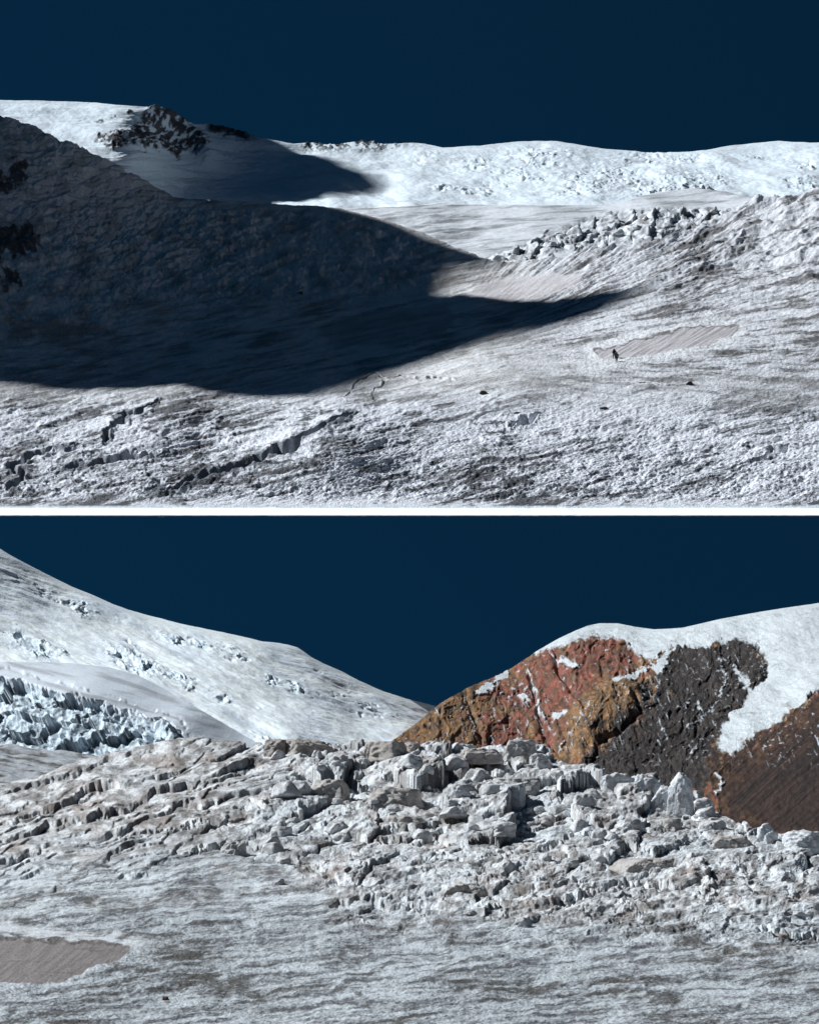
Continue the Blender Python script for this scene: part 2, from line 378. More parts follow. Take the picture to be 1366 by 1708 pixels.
def R_patch(u, v):
    """broken ice on the snow face"""
    k = fbm(u/110, (v-.12*u)/34., 311, 4, .55)
    k = sst(.12, .75, k)*sst(640, 780, u)*sst(343, 325, v)*sst(0, 12, v-R_top(u)) 
    for cu, cv, a, b in ((1150, 298, 60, 14), (1010, 300, 90, 22), (790, 275, 40, 12), (900, 262, 60, 16), (960, 318, 40, 10), (1100, 265, 70, 10)):
        k = np.maximum(k, .9*np.exp(-((u-cu)/a)**2-((v-cv)/b)**2)*sst(-.6, .2, fbm(u/25, v/10, 313, 4)))
    return k
def R_h(u, v):
    rk = R_rock(u, v); p = R_patch(u, v)
    w = fbm(u/60, v/30, 315, 3)
    v1 = voronoi((u+v)/22.+w, (v-.1*u)/8.5, 317)
    h = p*((v1[2]-.5)*2.5+(ridged(u/38+w*.4, (v-.12*u)/12., 318, 5, .6)-.6)*13+fbm(u/16, v/7, 319, 5, .6)*2.5)
    h += rk*(ridged((u-v)/26., (v+.4*u)/22., 321, 5, .6)-.5)*7
    h += fbm(u/130, (v-.1*u)/30., 323, 5, .5)*7*sst(0, 16, v-R_top(u))+fbm(u/45, v/10, 325, 4, .55)*.8
    # rock rib beside the cirque; an unseen ridge casts the shadow there
    d, t = line_d(u, v, [(262, 184), (300, 205), (335, 235), (352, 262)])
    h += 9*np.exp(-(d/16)**2)*sst(0, 12, v-R_top(u)+4)
    return h
def R_c(u, v):
    rk = R_rock(u, v)
    n = fc(u/30, v/12, 331, 5)
    c = mix(SNOW*.97, C(.62, .70, .77), R_patch(u, v)*.6)
    c = mix(c, C(.60, .63, .68), .5*sst(.3, 1.1, fc(u/90, (v+.1*u)/10., 333, 5)))
    return mix(c, mix(C(.025, .025, .03), C(.075, .07, .075), sst(-.5, .8, n)), rk)
Ro, PR = sheet('snow_range', R_top, R_bot, R_D, R_h, R_c, M_far, 1.5, .6, lean=(0, -.45, .9))
tag(Ro, kind='structure')

# ------------------------------------------------------------------ twin-peaked ridge outside the frame whose shadow lies in the basin
def shadow_ridge(X0, sh, Df, ya, yb, slope, floor):
    pp = []
    for a, b in sh:
        d = float(Df(np.array([float(a)]), np.array([float(b)]))[0]); p = np.array([(a-CU)/F*d, d, (CV-b)/F*d])
        q = p+S*((p[0]+X0)/(-S[0])); pp.append((q[1], q[2]))
    ys = np.arange(ya, yb, 1.5); pz = np.full(ys.shape, -50.)
    for i in range(len(pp)-1):
        (a, za), (b, zb) = pp[i], pp[i+1]
        lo, hi = min(a, b), max(a, b); m = (ys >= lo-.8) & (ys <= hi+.8)
        t = np.clip((ys-a)/(b-a+1e-9), 0, 1); pz = np.where(m, np.maximum(pz, za+(zb-za)*t), pz)
    ok = pz > 0; y0, y1 = ys[ok][0], ys[ok][-1]
    pz = np.interp(ys, ys[ok], pz[ok]); pz = pz-np.maximum(0, y0+1-ys)*4-np.maximum(0, ys-y1+1)*3
    xs = np.linspace(-160, 160, 90); XX, YY = np.meshgrid(xs, ys)
    ZZ = pz[:, None]-np.abs(XX)*slope+ridged(XX/30, YY/30, 401, 4)*5*np.minimum(1, np.abs(XX)/20)-4*np.minimum(1, np.abs(XX)/20)
    ZZ = np.maximum(ZZ, floor(YY))
    P = np.stack([XX-X0, YY, ZZ], -1)
    o = grid_object('shadow_ridge', P, np.tile(C(.7, .73, .78), P.shape[:2]+(1,)), M_far); tag(o, kind='structure')
    print('ridge', pz.max(), y0, y1)
shadow_ridge(235., [(-150, 300), (150, 320), (300, 335), (430, 336), (560, 345), (640, 366), (700, 386), (760, 412), (850, 434), (795, 450), (770, 464), (760, 490), (778, 512), (805, 527), (850, 520), (900, 505), (1000, 492), (1110, 472),
      (1050, 505), (980, 530), (900, 555), (820, 578), (740, 600), (660, 628), (600, 655), (560, 664), (430, 652), (300, 636), (150, 618), (0, 602), (-150, 590)], A_D, 300, 640, 1.7, lambda y: 32+(y-250)*.42)
shadow_ridge(340., [(290, 328), (440, 333), (560, 334), (615, 322), (652, 308), (640, 296), (600, 284), (585, 272), (560, 262), (500, 249), (440, 236), (400, 222), (335, 212)], R_D, 760, 1000, 2.3, lambda y: 230+(y-700)*.3)  # second unseen ridge, added and shaped to cast the cirque shadow

# ================================================================== LOWER GLACIER
L_top = curve([(-900, 1330), (-100, 1315), (13, 1303), (80, 1288), (140, 1268), (200, 1254), (260, 1240), (300, 1232), (340, 1233), (400, 1236), (460, 1238), (520, 1240), (580, 1247), (640, 1246), (700, 1247), (800, 1247), (870, 1247),
               (905, 1262), (960, 1284), (1060, 1300), (1130, 1318), (1160, 1330), (1200, 1352), (1260, 1385), (1353, 1400), (1500, 1412), (2300, 1415)])
L_bot = curve([(-900, 1900), (2300, 1900)])
L_D = TPS([(-100, 1900, 12.5), (683, 1900, 12.5), (1466, 1900, 12.5), (0, 1800, 15.8), (683, 1800, 15.8), (1366, 1800, 15.8), (0, 1700, 21.5), (683, 1700, 21.5), (1366, 1700, 21.5), (0, 1630, 28.2), (683, 1630, 28.2), (1366, 1630, 28), (0, 1570, 36.5), (683, 1570, 37), (1366, 1560, 38),
           (0, 1500, 46), (683, 1500, 47), (1366, 1500, 46), (0, 1430, 58), (400, 1430, 58), (683, 1430, 58), (1366, 1430, 58), (0, 1370, 67), (400, 1370, 66), (683, 1370, 66), (1000, 1370, 67), (1366, 1400, 64),
           (0, 1310, 78), (400, 1300, 76), (683, 1300, 75), (1000, 1310, 76), (300, 1235, 88), (500, 1245, 87), (683, 1245, 87), (870, 1250, 87), (1130, 1330, 75)])
POOL_L = [(-150, 1563), (13, 1563), (60, 1565), (110, 1568), (160, 1570), (205, 1575), (216, 1585), (200, 1600), (160, 1612), (110, 1633), (60, 1636), (-150, 1634)]
def L_masks(u, v):
    w = fbm(u/70, v/40, 501, 3)
    blk = sst(-55, 45, poly_sd(u, v, [(430, 1200), (470, 1300), (380, 1380), (520, 1470), (600, 1530), (760, 1555), (900, 1570), (1366, 1590), (1600, 1590), (1600, 1200)])+w*45)
    terr = sst(560, 400, u+(v-1240)*.5)*sst(1530, 1370, v+.05*u+w*60)
    pool = sst(-2.5, 2.5, poly_sd(u, v+fbm(u/22, v/9, 503)*3.5, POOL_L))
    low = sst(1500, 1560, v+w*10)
    return w, blk, terr, pool, low
def L_h(u, v):
    w, blk, terr, pool, low = L_masks(u, v)
    h = fbm(u/45, (v+.12*u)/16., 511, 6, .6)*2.0+fbm(u/170, v/60., 513, 3)*5
    h += sst(1380, 1470, v)*(ridged(u/150+w*.3, (v+.14*u)/15., 517, 5, .55)-.62)*3.6*sst(-.5, .6, fbm(u/120, v/60, 518, 3))
    h += low*(fbm(u/30, (v-.05*u)/7., 515, 6, .65)*1.1+fbm(u/12, v/3.5, 516, 5, .65)*.9)
    # tilted terraces climbing to the right on the left half
    for k, (sp, am, sd) in enumerate(((38., 14., 1), (17., 5., 2))):
        ps = (v+.30*u+fbm(u/120, v/60, 520+k, 4)*16+fbm(u/22, v/18, 525+k, 3)*3.5)/sp
        i = np.floor(ps); f = ps-i; r = _hash(i, i*0, 530+k)
        st = np.where(f < .9, f/.9, 1-(f-.9)/.1)      # tread drops away behind, riser towards the eye
        gate = sst(-.25, .35, perlin(u/110+i*3.7, i*1.3, 533+k)+.2)
        h += np.maximum(terr*(1-blk*.8), .42*blk*sst(1560, 1480, v)*sst(1300, 1000, u))*am*(.5+.8*r)*gate*(st-.5)
    # broken blocks of the icefall
    amp = blk*sst(1595, 1450, v)*(.45+.55*sst(1480, 1330, v))
    gm = .25+.75*sst(-.25, .35, fbm(u/130, v/60, 548, 3)+.35*sst(1420, 1280, v))
    for k, (cx, cy, am) in enumerate(((105., 44., 31.), (46., 21., 8.5), (18., 9., 2.2))):
        wx = fbm(u/(cx*.8), v/(cy*.8), 540+k, 3)*.35; wy = fbm(u/(cx*.8)+9, v/(cy*.8), 545+k, 3)*.35
        F1, F2, hh, dx, dy = voronoi(u/cx+wx, (v+.10*u)/cy+wy, 550+k)
        tx = (_hash(np.floor(hh*9999), hh*0, 3)-.35)*1.0; ty = (_hash(np.floor(hh*9999), hh*0, 4)-.7)*1.3
        b = (hh**1.3-.4)+dx*tx-dy*ty*.6
        crack = sst(.13, .02, F2-F1)
        h += amp*am*(gm if k else .4+.6*gm)*(b-crack*.2)
    # melt runnels down the steeper faces
    h += amp*((ridged((u+.5*v)/13.+w, (v-.2*u)/50., 561, 3)-.6)*1.3+fbm(u/8, v/6, 562, 4, .65)*1.1)
    h += blk*sst(1400, 1450, v)*sst(1610, 1540, v)*((ridged(u/130+w*.4, (v+.18*u)/26., 563, 5, .55)-.62)*17+(ridged((u+.7*v)/26.+w, (v-.3*u)/90., 564, 4)-.6)*3.5)
    # longer cracks
    for pts, wd, dp in (([(330, 1418), (370, 1410), (410, 1404), (440, 1416)], 9, 16), ([(560, 1510), (610, 1500), (650, 1512), (690, 1508)], 9, 12),
                        ([(740, 1380), (700, 1400), (640, 1395)], 9, 12), ([(930, 1500), (980, 1490), (1040, 1470), (1110, 1475)], 9, 14), ([(1270, 1550), (1310, 1565), (1366, 1560)], 8, 12),
                        ([(1000, 1400), (960, 1395), (900, 1410)], 9, 12), ([(200, 1395), (270, 1385), (340, 1375)], 5, 6)):
        d, t = line_d(u+fbm(u/12, v/9, 571, 3)*6, v+fbm(u/14+7, v/9, 573, 3)*4, pts, 2.)
        h -= dp*sst(wd*1.3, wd*.3, d)
    h = h*(1-pool)+pool*(fbm((u+v*1.2)/10., (v-u*.1)/30., 575, 3)*.3-4)
    h *= 1-.75*sst(14, 0, np.abs(v-(1546+.13*u)))*sst(260, 180, u)
    return h
def L_c(u, v):
    w, blk, terr, pool, low = L_masks(u, v)
    n = .85*fc(u/90+w*.5, (v+.13*u)/10.+w*.5, 581, 7, .64)+.45*fc(u/12., (v+.1*u)/3.5, 582, 4, .7)
    m = fc(u/200, v/60, 583, 3)
    n4 = fc(u/4.5, (v+.08*u)/1.8, 584, 3, .7)
    c = mix(C(.62, .665, .70), C(.11, .115, .125), sst(-.9, .95, n+.3*m+.22*n4))
    c = mix(c, C(.075, .068, .055), .8*sst(.6, 1.4, n*.9+m*.7))
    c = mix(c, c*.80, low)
    # warm dirt on the treads, clean ice in the breaks
    g = fc(u/26, v/15, 585, 6, .62)
    ic = mix(C(.84, .85, .86), C(.28, .262, .25), sst(-.75, .75, g+.3*m+.25*n4))
    ic = mix(ic, C(.12, .095, .08), .75*sst(.55, 1.2, g+.4*w))
    ic = mix(ic, C(.42, .32, .28), .5*sst(.3, .9, fc(u/60, v/22, 587, 4)))
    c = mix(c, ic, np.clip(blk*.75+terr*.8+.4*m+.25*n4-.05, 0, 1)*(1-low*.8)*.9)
    cl = sst(.15, .8, fc(u/33, v/20, 589, 5, .6)+.2*sst(1150, 1300, u)+.3*sst(1300, 1250, v))
    c = mix(c, C(.80, .84, .88), cl*blk*.55)
    band = sst(16, 3, np.abs(v-(1546+.13*u+4*w))+fc(u/30, v/8, 591, 4)*8)*sst(300, 200, u)
    c = mix(c, C(.68, .70, .73), band*.85)
    b2 = sst(10, 0, np.abs(poly_sd(u, v, POOL_L))+fc(u/30, v/9, 592, 4)*6)*sst(1590, 1610, v)
    c = mix(c, C(.62, .66, .70), b2*.7)
    st = fc((u+v*1.2)/9., (v-u*.1)/26., 575, 3)
    c = mix(c, mix(C(.20, .175, .17), C(.25, .225, .22), sst(-.5, .6, st)), pool)
    rim = sst(3., 1., np.abs(poly_sd(u, v+fc(u/22, v/9, 503)*3.5, POOL_L)))*sst(1600, 1580, v)
    return mix(c, C(.07, .055, .045), rim*.8)
M_ice = surface('dirty_ice', fine=11., bump=.65, dist=.07, mid=.9, midc=(.46, .41, .36), var=.36, rough=.7)
Lo, PL = sheet('icefall', L_top, L_bot, L_D, L_h, L_c, M_ice, 1.1, .62, backstep=.006)
tag(Lo, kind='structure')

# grey tongue just behind the ridge at the left
T_top = curve([(-900, 1225), (-100, 1238), (13, 1242), (60, 1247), (110, 1252), (160, 1262), (230, 1278), (300, 1300), (800, 1420), (1200, 1500), (2300, 1520)])
T_bot = curve([(-900, 1345), (600, 1345), (1200, 1540), (2300, 1560)])
T_D = TPS([(-100, 1345, 88), (683, 1345, 88), (1366, 1345, 88), (-100, 1300, 93), (400, 1300, 93), (-100, 1245, 101), (300, 1260, 99)])
T_h = lambda u, v: fbm(u/45, (v-.12*u)/6., 601, 5, .6)*3+(ridged(u/90, (v-.13*u)/13., 603, 3)-.6)*6
T_c = lambda u, v: mix(C(.40, .42, .45), C(.10, .095, .09), sst(-.2, 1., fc(u/60, (v-.12*u)/6., 605, 5, .6)))
To, _ = sheet('glacier_tongue', T_top, T_bot, T_D, T_h, T_c, M_ice, 2.2, .9); tag(To, kind='structure')

# snow dome with the ice cliff
D_top = curve([(-900, 1090), (-100, 1102), (13, 1104), (70, 1104), (120, 1107), (180, 1112), (225, 1124), (270, 1146), (330, 1182), (380, 1210), (430, 1240), (500, 1275), (600, 1300), (800, 1420), (1200, 1500), (2300, 1520)])
D_bot = curve([(-900, 1340), (600, 1340), (1200, 1540), (2300, 1560)])
D_D = TPS([(-100, 1340, 101), (400, 1340, 101), (1366, 1340, 101), (-100, 1260, 106), (150, 1260, 106), (300, 1260, 107), (-100, 1190, 111), (150, 1190, 113), (300, 1210, 115), (-100, 1140, 118), (150, 1140, 122), (-100, 1105, 130), (150, 1110, 131), (280, 1160, 127), (400, 1230, 122)])
CLIFF = [(-200, 1125), (13, 1130), (60, 1146), (120, 1160), (180, 1178), (240, 1196), (290, 1212), (305, 1240), (300, 1300), (-200, 1300)]
def D_cl(u, v): return sst(-5, 5, poly_sd(u, v, CLIFF)+fbm(u/24, v/14, 611, 4)*8)
def D_h(u, v):
    k = D_cl(u, v); w = fbm(u/40, v/25, 613, 3)
    a = voronoi((u+.2*v)/62+w*.6, (v-.28*u)/24., 615); b = voronoi(u/20+w, (v-.2*u)/12., 617); c2 = voronoi(u/9+w, (v-.2*u)/6., 618)
    h = k*((a[2]-.35)*52-24+a[3]*26+(b[2]-.5)*10+(c2[2]-.5)*2+fbm(u/12, v/9, 620, 5, .6)*3+(ridged(u/9, v/40, 619, 3)-.5)*2)
    d = poly_sd(u, v, CLIFF)
    h -= 5*np.exp(-((d+17)/3.)**2)*sst(-.2, .3, fbm(u/30, v/30, 621, 3)+.15)
    return h+fbm(u/120, v/40, 623, 3)*3*(1-k)
def D_c(u, v):
    k = D_cl(u, v)
    c = mix(C(.68, .74, .80), C(.42, .44, .48), sst(-.2, 1.2, fc(u/100, (v-.25*u)/12., 625, 5)))
    i = mix(C(.62, .72, .79), C(.20, .24, .28), sst(-.5, .9, fc(u/16, v/10, 627, 4)))
    return mix(c, i, k)
M_mid = surface('glacier_snow', fine=3.5, bump=.35, dist=.12, var=.14)
Do, _ = sheet('snow_dome', D_top, D_bot, D_D, D_h, D_c, M_mid, 1.3, .8, back=10, lean=(-.15, -.65, .5)); tag(Do, kind='structure')

# ------------------------------------------------------------------ left snow mountain
W_top = curve([(-900, 1230), (-400, 1020), (-200, 905), (-90, 872), (-30, 896), (13, 923), (40, 938), (75, 956), (120, 978), (150, 990), (190, 1008), (215, 1017), (250, 1027), (300, 1040), (340, 1048), (380, 1056), (440, 1070), (480, 1075), (498, 1081), (520, 1096), (540, 1107), (575, 1122), (600, 1136), (640, 1153), (680, 1166), (735, 1180), (800, 1200), (900, 1240), (1000, 1400), (1200, 1500), (2300, 1520)])
W_bot = curve([(-900, 1330), (800, 1340), (1200, 1540), (2300, 1560)])
W_D = TPS([(-100, 1330, 128), (400, 1330, 134), (800, 1330, 165), (1366, 1330, 180), (0, 1200, 148), (0, 1100, 168), (0, 1000, 186), (0, 925, 200), (-100, 870, 205),
           (250, 1200, 150), (250, 1100, 178), (250, 1030, 204), (490, 1220, 158), (490, 1150, 186), (490, 1080, 214), (683, 1245, 176), (600, 1240, 168), (683, 1170, 226), (740, 1200, 228), (800, 1210, 232), (1366, 1300, 225)])
def W_p(u, v):
    k = 0
    for cu, cv, a, b, s, r in ((60, 1080, 70, 26, .35, .9), (230, 1105, 60, 28, .45, 1), (120, 1010, 90, 16, .45, .7), (395, 1095, 34, 10, .2, .9), (330, 1075, 110, 12, .25, .8), (480, 1145, 80, 12, .3, .8),
                               (300, 1130, 120, 14, .4, .8), (590, 1170, 90, 14, .35, .6), (640, 1200, 80, 9, .3, .5), (440, 1230, 60, 10, .25, .6), (560, 1130, 60, 8, .35, .4), (100, 960, 60, 8, .5, .6)):
        y = v-cv-(u-cu)*s
        k = np.maximum(k, r*np.exp(-((u-cu)/a)**2-(y/b)**2))
    q = fbm(u/40, (v-.35*u)/12., 633, 5, .6)
    return sst(.28, .85, k*.9+q*.4-.05)*sst(0, 14, v-W_top(u))
def W_h(u, v):
    p = W_p(u, v); w = fbm(u/40, v/30, 635, 3); y = v-.38*u
    a = voronoi((u+.4*v)/30+w*.5, y/11., 637); b = voronoi(u/13+w, y/6., 639)
    h = p*((a[2]-.5)*6+a[3]*3+(b[2]-.5)*2.5+(ridged((u+.3*v)/44+w*.4, y/13., 640, 5, .6)-.6)*13+fbm(u/12, y/6, 642, 4, .6)*1.6)
    h += fbm(u/110, y/20., 641, 5, .5)*5.5*sst(0, 16, v-W_top(u))+fbm(u/60, y/6., 643, 4, .5)*.7
    return h
def W_c(u, v):
    p = W_p(u, v)
    c = mix(C(.88, .94, .98), C(.78, .86, .93), sst(-.4, 1.2, fc(u/120, (v-.38*u)/16., 645, 5)))
    return mix(c, mix(C(.66, .77, .84), C(.40, .50, .57), sst(-.1, .8, fc(u/20, v/10, 647, 4))), p*.85)
Wo, _ = sheet('snow_mountain', W_top, W_bot, W_D, W_h, W_c, M_mid, 1.4, .85, lean=(-.1, -.4, .9)); tag(Wo, kind='structure')

# ------------------------------------------------------------------ red and dark rock mountain with its ice cap
K_top = curve([(-900, 1340), (560, 1320), (600, 1275), (635, 1250), (665, 1228), (700, 1202), (735, 1173), (760, 1158), (790, 1142), (830, 1126), (860, 1110), (895, 1086), (930, 1066), (960, 1052), (980, 1044), (1000, 1040), (1030, 1040), (1060, 1046), (1090, 1050), (1115, 1049), (1140, 1047),
               (1170, 1040), (1200, 1033), (1260, 1022), (1310, 1014), (1353, 1008), (1500, 985), (2300, 900)])
K_bot = curve([(-900, 1450), (2300, 1450)])
K_D = TPS([(500, 1450, 140), (900, 1450, 140), (1366, 1450, 130), (1500, 1450, 128), (620, 1270, 158), (680, 1240, 172), (735, 1180, 192), (735, 1300, 150), (860, 1130, 212), (860, 1250, 180), (960, 1060, 222), (960, 1150, 196), (960, 1250, 176),
           (1060, 1060, 222), (1060, 1150, 194), (1060, 1250, 174), (1180, 1050, 218), (1180, 1100, 203), (1180, 1200, 184), (1180, 1300, 162), (1300, 1065, 206), (1300, 1150, 190), (1366, 1160, 182), (1300, 1250, 168), (1366, 1350, 146), (1366, 1004, 224), (1366, 1060, 206), (1500, 985, 225), (1500, 1050, 206), (1260, 1024, 222), (0, 1400, 150)])
SN = [(560, 1000), (640, 1240), (735, 1178)]   # unused anchor
CAP = [(1500, 960), (1353, 985), (1000, 1020), (955, 1030), (925, 1060), (880, 1092), (905, 1090), (940, 1078), (972, 1066), (1000, 1060), (1040, 1072), (1062, 1088), (1085, 1102), (1110, 1088), (1130, 1078), (1160, 1082), (1200, 1072), (1230, 1068), (1262, 1078), (1280, 1100), (1278, 1130), (1250, 1155), (1232, 1180),
       (1205, 1205), (1196, 1245), (1218, 1262), (1235, 1250), (1262, 1222), (1300, 1205), (1330, 1178), (1353, 1158), (1520, 1060)]
def K_snow(u, v):
    q = fbm(u/22, v/14, 651, 5, .62); q2 = fbm(u/9, v/9, 652, 4, .65)+.3*q
    m = sst(-2.5, 2.5, poly_sd(u, v, CAP)+q*6+(q2*3+fbm((u-.3*v)/6., v/36., 656, 4, .6)*3.5)*sst(1300, 1180, u)-1)
    for poly in ([(792, 1158), (812, 1135), (850, 1112), (845, 1130), (812, 1160)], [(1085, 1110), (1100, 1090), (1125, 1080), (1112, 1110), (1095, 1128)],
                 [(1020, 1135), (1060, 1118), (1085, 1112), (1060, 1135), (1025, 1142)], [(1225, 1115), (1240, 1120), (1255, 1140), (1250, 1155), (1232, 1140)], [(920, 1095), (945, 1095), (960, 1110), (925, 1105)],
                 [(918, 1188), (950, 1184), (945, 1196), (925, 1200)], [(863, 1160), (875, 1155), (895, 1172), (880, 1176)], [(1190, 1095), (1212, 1100), (1200, 1106)]):
        m = np.maximum(m, sst(-1.5, 2, poly_sd(u, v, poly)+q*6+q2*5-1.5))
    for pts, w in (([(877, 1110), (893, 1150), (903, 1190), (925, 1225)], 2.5), ([(1210, 1125), (1200, 1160), (1185, 1185), (1150, 1215)], 2.), ([(1100, 1128), (1095, 1160), (1108, 1185)], 1.6), ([(1162, 1170), (1172, 1200)], 3.), ([(1192, 1290), (1205, 1300), (1196, 1325)], 3.),
                   ([(1150, 1255), (1165, 1240)], 2.2), ([(1105, 1215), (1110, 1235)], 2.5), ([(770, 1150), (785, 1190), (800, 1240)], 1.2), ([(935, 1250), (960, 1215), (985, 1180)], 1.4)):
        d, t = line_d(u+q*6, v+q*4, pts); m = np.maximum(m, sst(w*.7+1.2, w*.5-.6, d)*sst(-.35, .15, q2))
    dust = sst(.5, .9, fbm(u/9, v/6, 653, 4, .6)+.35*fbm(u/60, v/60, 655, 2)+.0)
    dust = np.maximum(dust, sst(.62, .85, fbm((u-.45*v)/5.5, (v+.5*u)/34., 657, 4, .6)+.25*fbm(u/50, v/50, 658, 2)))
    return np.maximum(m, dust*.8*sst(1290, 1250, v))
def K_h(u, v):
    s = K_snow(u, v)
    w = fbm(u/50, v/50, 661, 3)
    p1 = (u+.62*v); p2 = (v-.5*u)
    r = ridged(p1/62+w*.5, p2/170., 663, 6, .58)-.6
    r2 = ridged((u-.35*v)/22+w*.4, (v+.5*u)/34., 665, 5, .62)-.6
    blk = voronoi((u+.5*v)/30+w*.8, (v-.5*u)/17., 667)
    scree = sst(-20, 20, poly_sd(u, v, [(1180, 1310), (1250, 1240), (1353, 1170), (1600, 1100), (1600, 1500), (1300, 1500)]))
    h = (1-s)*((r*13+r2*4.5+(blk[2]-.5)*3.+fbm(u/7, v/7, 668, 4, .6)*.9)*(1-.75*scree)+scree*fbm((u+1.1*v)/12., (v-u)/200., 669, 4)*2)
    q = sst(0, 14, poly_sd(u, v, CAP))
    h += s*.8+q*1.6+s*(fbm((u+.5*v)/70, (v-.2*u)/26., 671, 5, .55)*5*sst(0, 14, v-K_top(u)))
    # crevassed rim of the cap
    edge = sst(26, 5, poly_sd(u, v, CAP))*sst(0, 4, poly_sd(u, v, CAP))*sst(1080, 1120, u)
    vv = voronoi(u/13, v/10., 673); h += edge*sst(1090, 1075, v)*(vv[2]-.5)*2+edge*.5*fbm(u/6, v/6, 674, 4)
    for pts, dp in (([(925, 1098), (940, 1130), (962, 1165), (972, 1185)], 9), ([(880, 1130), (897, 1180), (905, 1215), (935, 1260)], 9), ([(770, 1150), (795, 1210), (808, 1245)], 7), ([(1060, 1165), (1072, 1185), (1035, 1215), (1000, 1235)], 12), ([(1110, 1040), (1090, 1080)], 0)):
        d, t = line_d(u+w*5, v, pts); h -= dp*np.exp(-(d/5.)**2)
    # bulging ochre buttress
    h += 13*sst(-22, 18, poly_sd(u, v, [(955, 1175), (1000, 1145), (1045, 1135), (1068, 1150), (1062, 1180), (1020, 1200), (990, 1235), (975, 1275), (950, 1250)]))
    tp = sst(0, 10, v-K_top(u))
    return h*(.25+.75*tp)
def K_c(u, v):
    s = K_snow(u, v); q = fc(u/30, v/30, 681, 6, .62); q2 = fc((u+.6*v)/8, (v-.5*u)/30., 683, 5, .6); g = fc(u/14, v/14, 685, 5, .65)
    red = mix(C(.37, .125, .085), C(.23, .12, .08), sst(-.6, .6, g))
    och = mix(C(.41, .225, .10), C(.22, .14, .085), sst(-.6, .6, g+.3*q2))
    drk = mix(C(.045, .037, .036), C(.088, .072, .066), sst(-.6, .9, q2+.4*g))
    brn = mix(C(.06, .035, .027), C(.13, .07, .042), sst(-.3, .8, q+.4*g))
    scr = mix(C(.042, .028, .025), C(.07, .04, .032), sst(-.5, .8, fc((u+1.1*v)/9., (v-u)/200., 687, 4)))
    c = mix(och, red, sst(-14, 14, poly_sd(u, v, [(880, 1085), (1000, 1050), (1065, 1085), (1065, 1115), (1000, 1145), (960, 1185), (930, 1200), (870, 1280), (800, 1260), (830, 1150)])+q*42))
    c = mix(c, red, .8*sst(.25, .6, fc(u/50, v/30, 689, 4)))
    c = mix(c, och*1.05, sst(-5, 6, poly_sd(u, v, [(945, 1190), (1000, 1145), (1045, 1135), (1070, 1150), (1062, 1185), (1020, 1200), (990, 1235), (975, 1280), (945, 1260)])+q*5))
    dk = sst(-15, 15, poly_sd(u, v, [(1090, 1130), (1110, 1060), (1300, 1040), (1300, 1140), (1240, 1200), (1195, 1290), (1180, 1330), (1000, 1340), (960, 1310), (985, 1245), (1030, 1205), (1066, 1182), (1075, 1150)])+q*26+q2*9)
    c = mix(c, drk, dk)
    c = mix(c, C(.32, .17, .08), dk*sst(-4, 6, poly_sd(u, v, [(1070, 1120), (1085, 1090), (1115, 1078), (1105, 1110), (1090, 1130)])+q*5))
    c = mix(c, brn, sst(-8, 8, poly_sd(u, v, [(1190, 1345), (1195, 1260), (1240, 1235), (1310, 1190), (1400, 1120), (1700, 1050), (1700, 1500), (1150, 1500)])+q*16+q2*8))
    c = mix(c, scr, sst(-10, 10, poly_sd(u, v, [(1215, 1335), (1280, 1270), (1353, 1210), (1700, 1100), (1700, 1360), (1353, 1385), (1300, 1380)])+q*6))
    c = c*(1+.3*np.clip(fc(u/7, v/7, 691, 3), -1, 1)-.3*sst(.2, .9, fc((u-.35*v)/10, (v+.4*u)/45., 693, 5)))[..., None]
    return mix(c, C(.86, .92, .97), s)
M_rock = surface('weathered_rock', mid=.55, midc=(.58, .54, .54), fine=5.5, bump=1., dist=.3, var=.35, rough=.85)
Ko, _ = sheet('rock_mountain', K_top, K_bot, K_D, K_h, K_c, M_rock, 1.1, .8, lean=(-.1, -.75, .6)); tag(Ko, kind='structure')

# ground below everything in the lower valley
xs = np.linspace(-400, 400, 60); ys = np.linspace(-150, 246, 60); XX, YY = np.meshgrid(xs, ys)
P = np.stack([XX, YY, -3.2+fbm(XX/30, YY/30, 701, 4)*.5], -1)
g = grid_object('ground', P, np.tile(C(.38, .40, .43), P.shape[:2]+(1,)), M_ice); tag(g, kind='structure')

exec_objects = None
# ================================================================== SEPARATE THINGS
def surf_z(PM, x, y):
    """height of a sheet at x, y: nearest vertices"""
    d = (PM[..., 0]-x)**2+(PM[..., 1]-y)**2; i = np.argsort(d, axis=None)[:6]
    return float(PM[..., 2].reshape(-1)[i].mean())
def at(u, v, D): return ((u-CU)/F*D, D, (CV-v)/F*D)

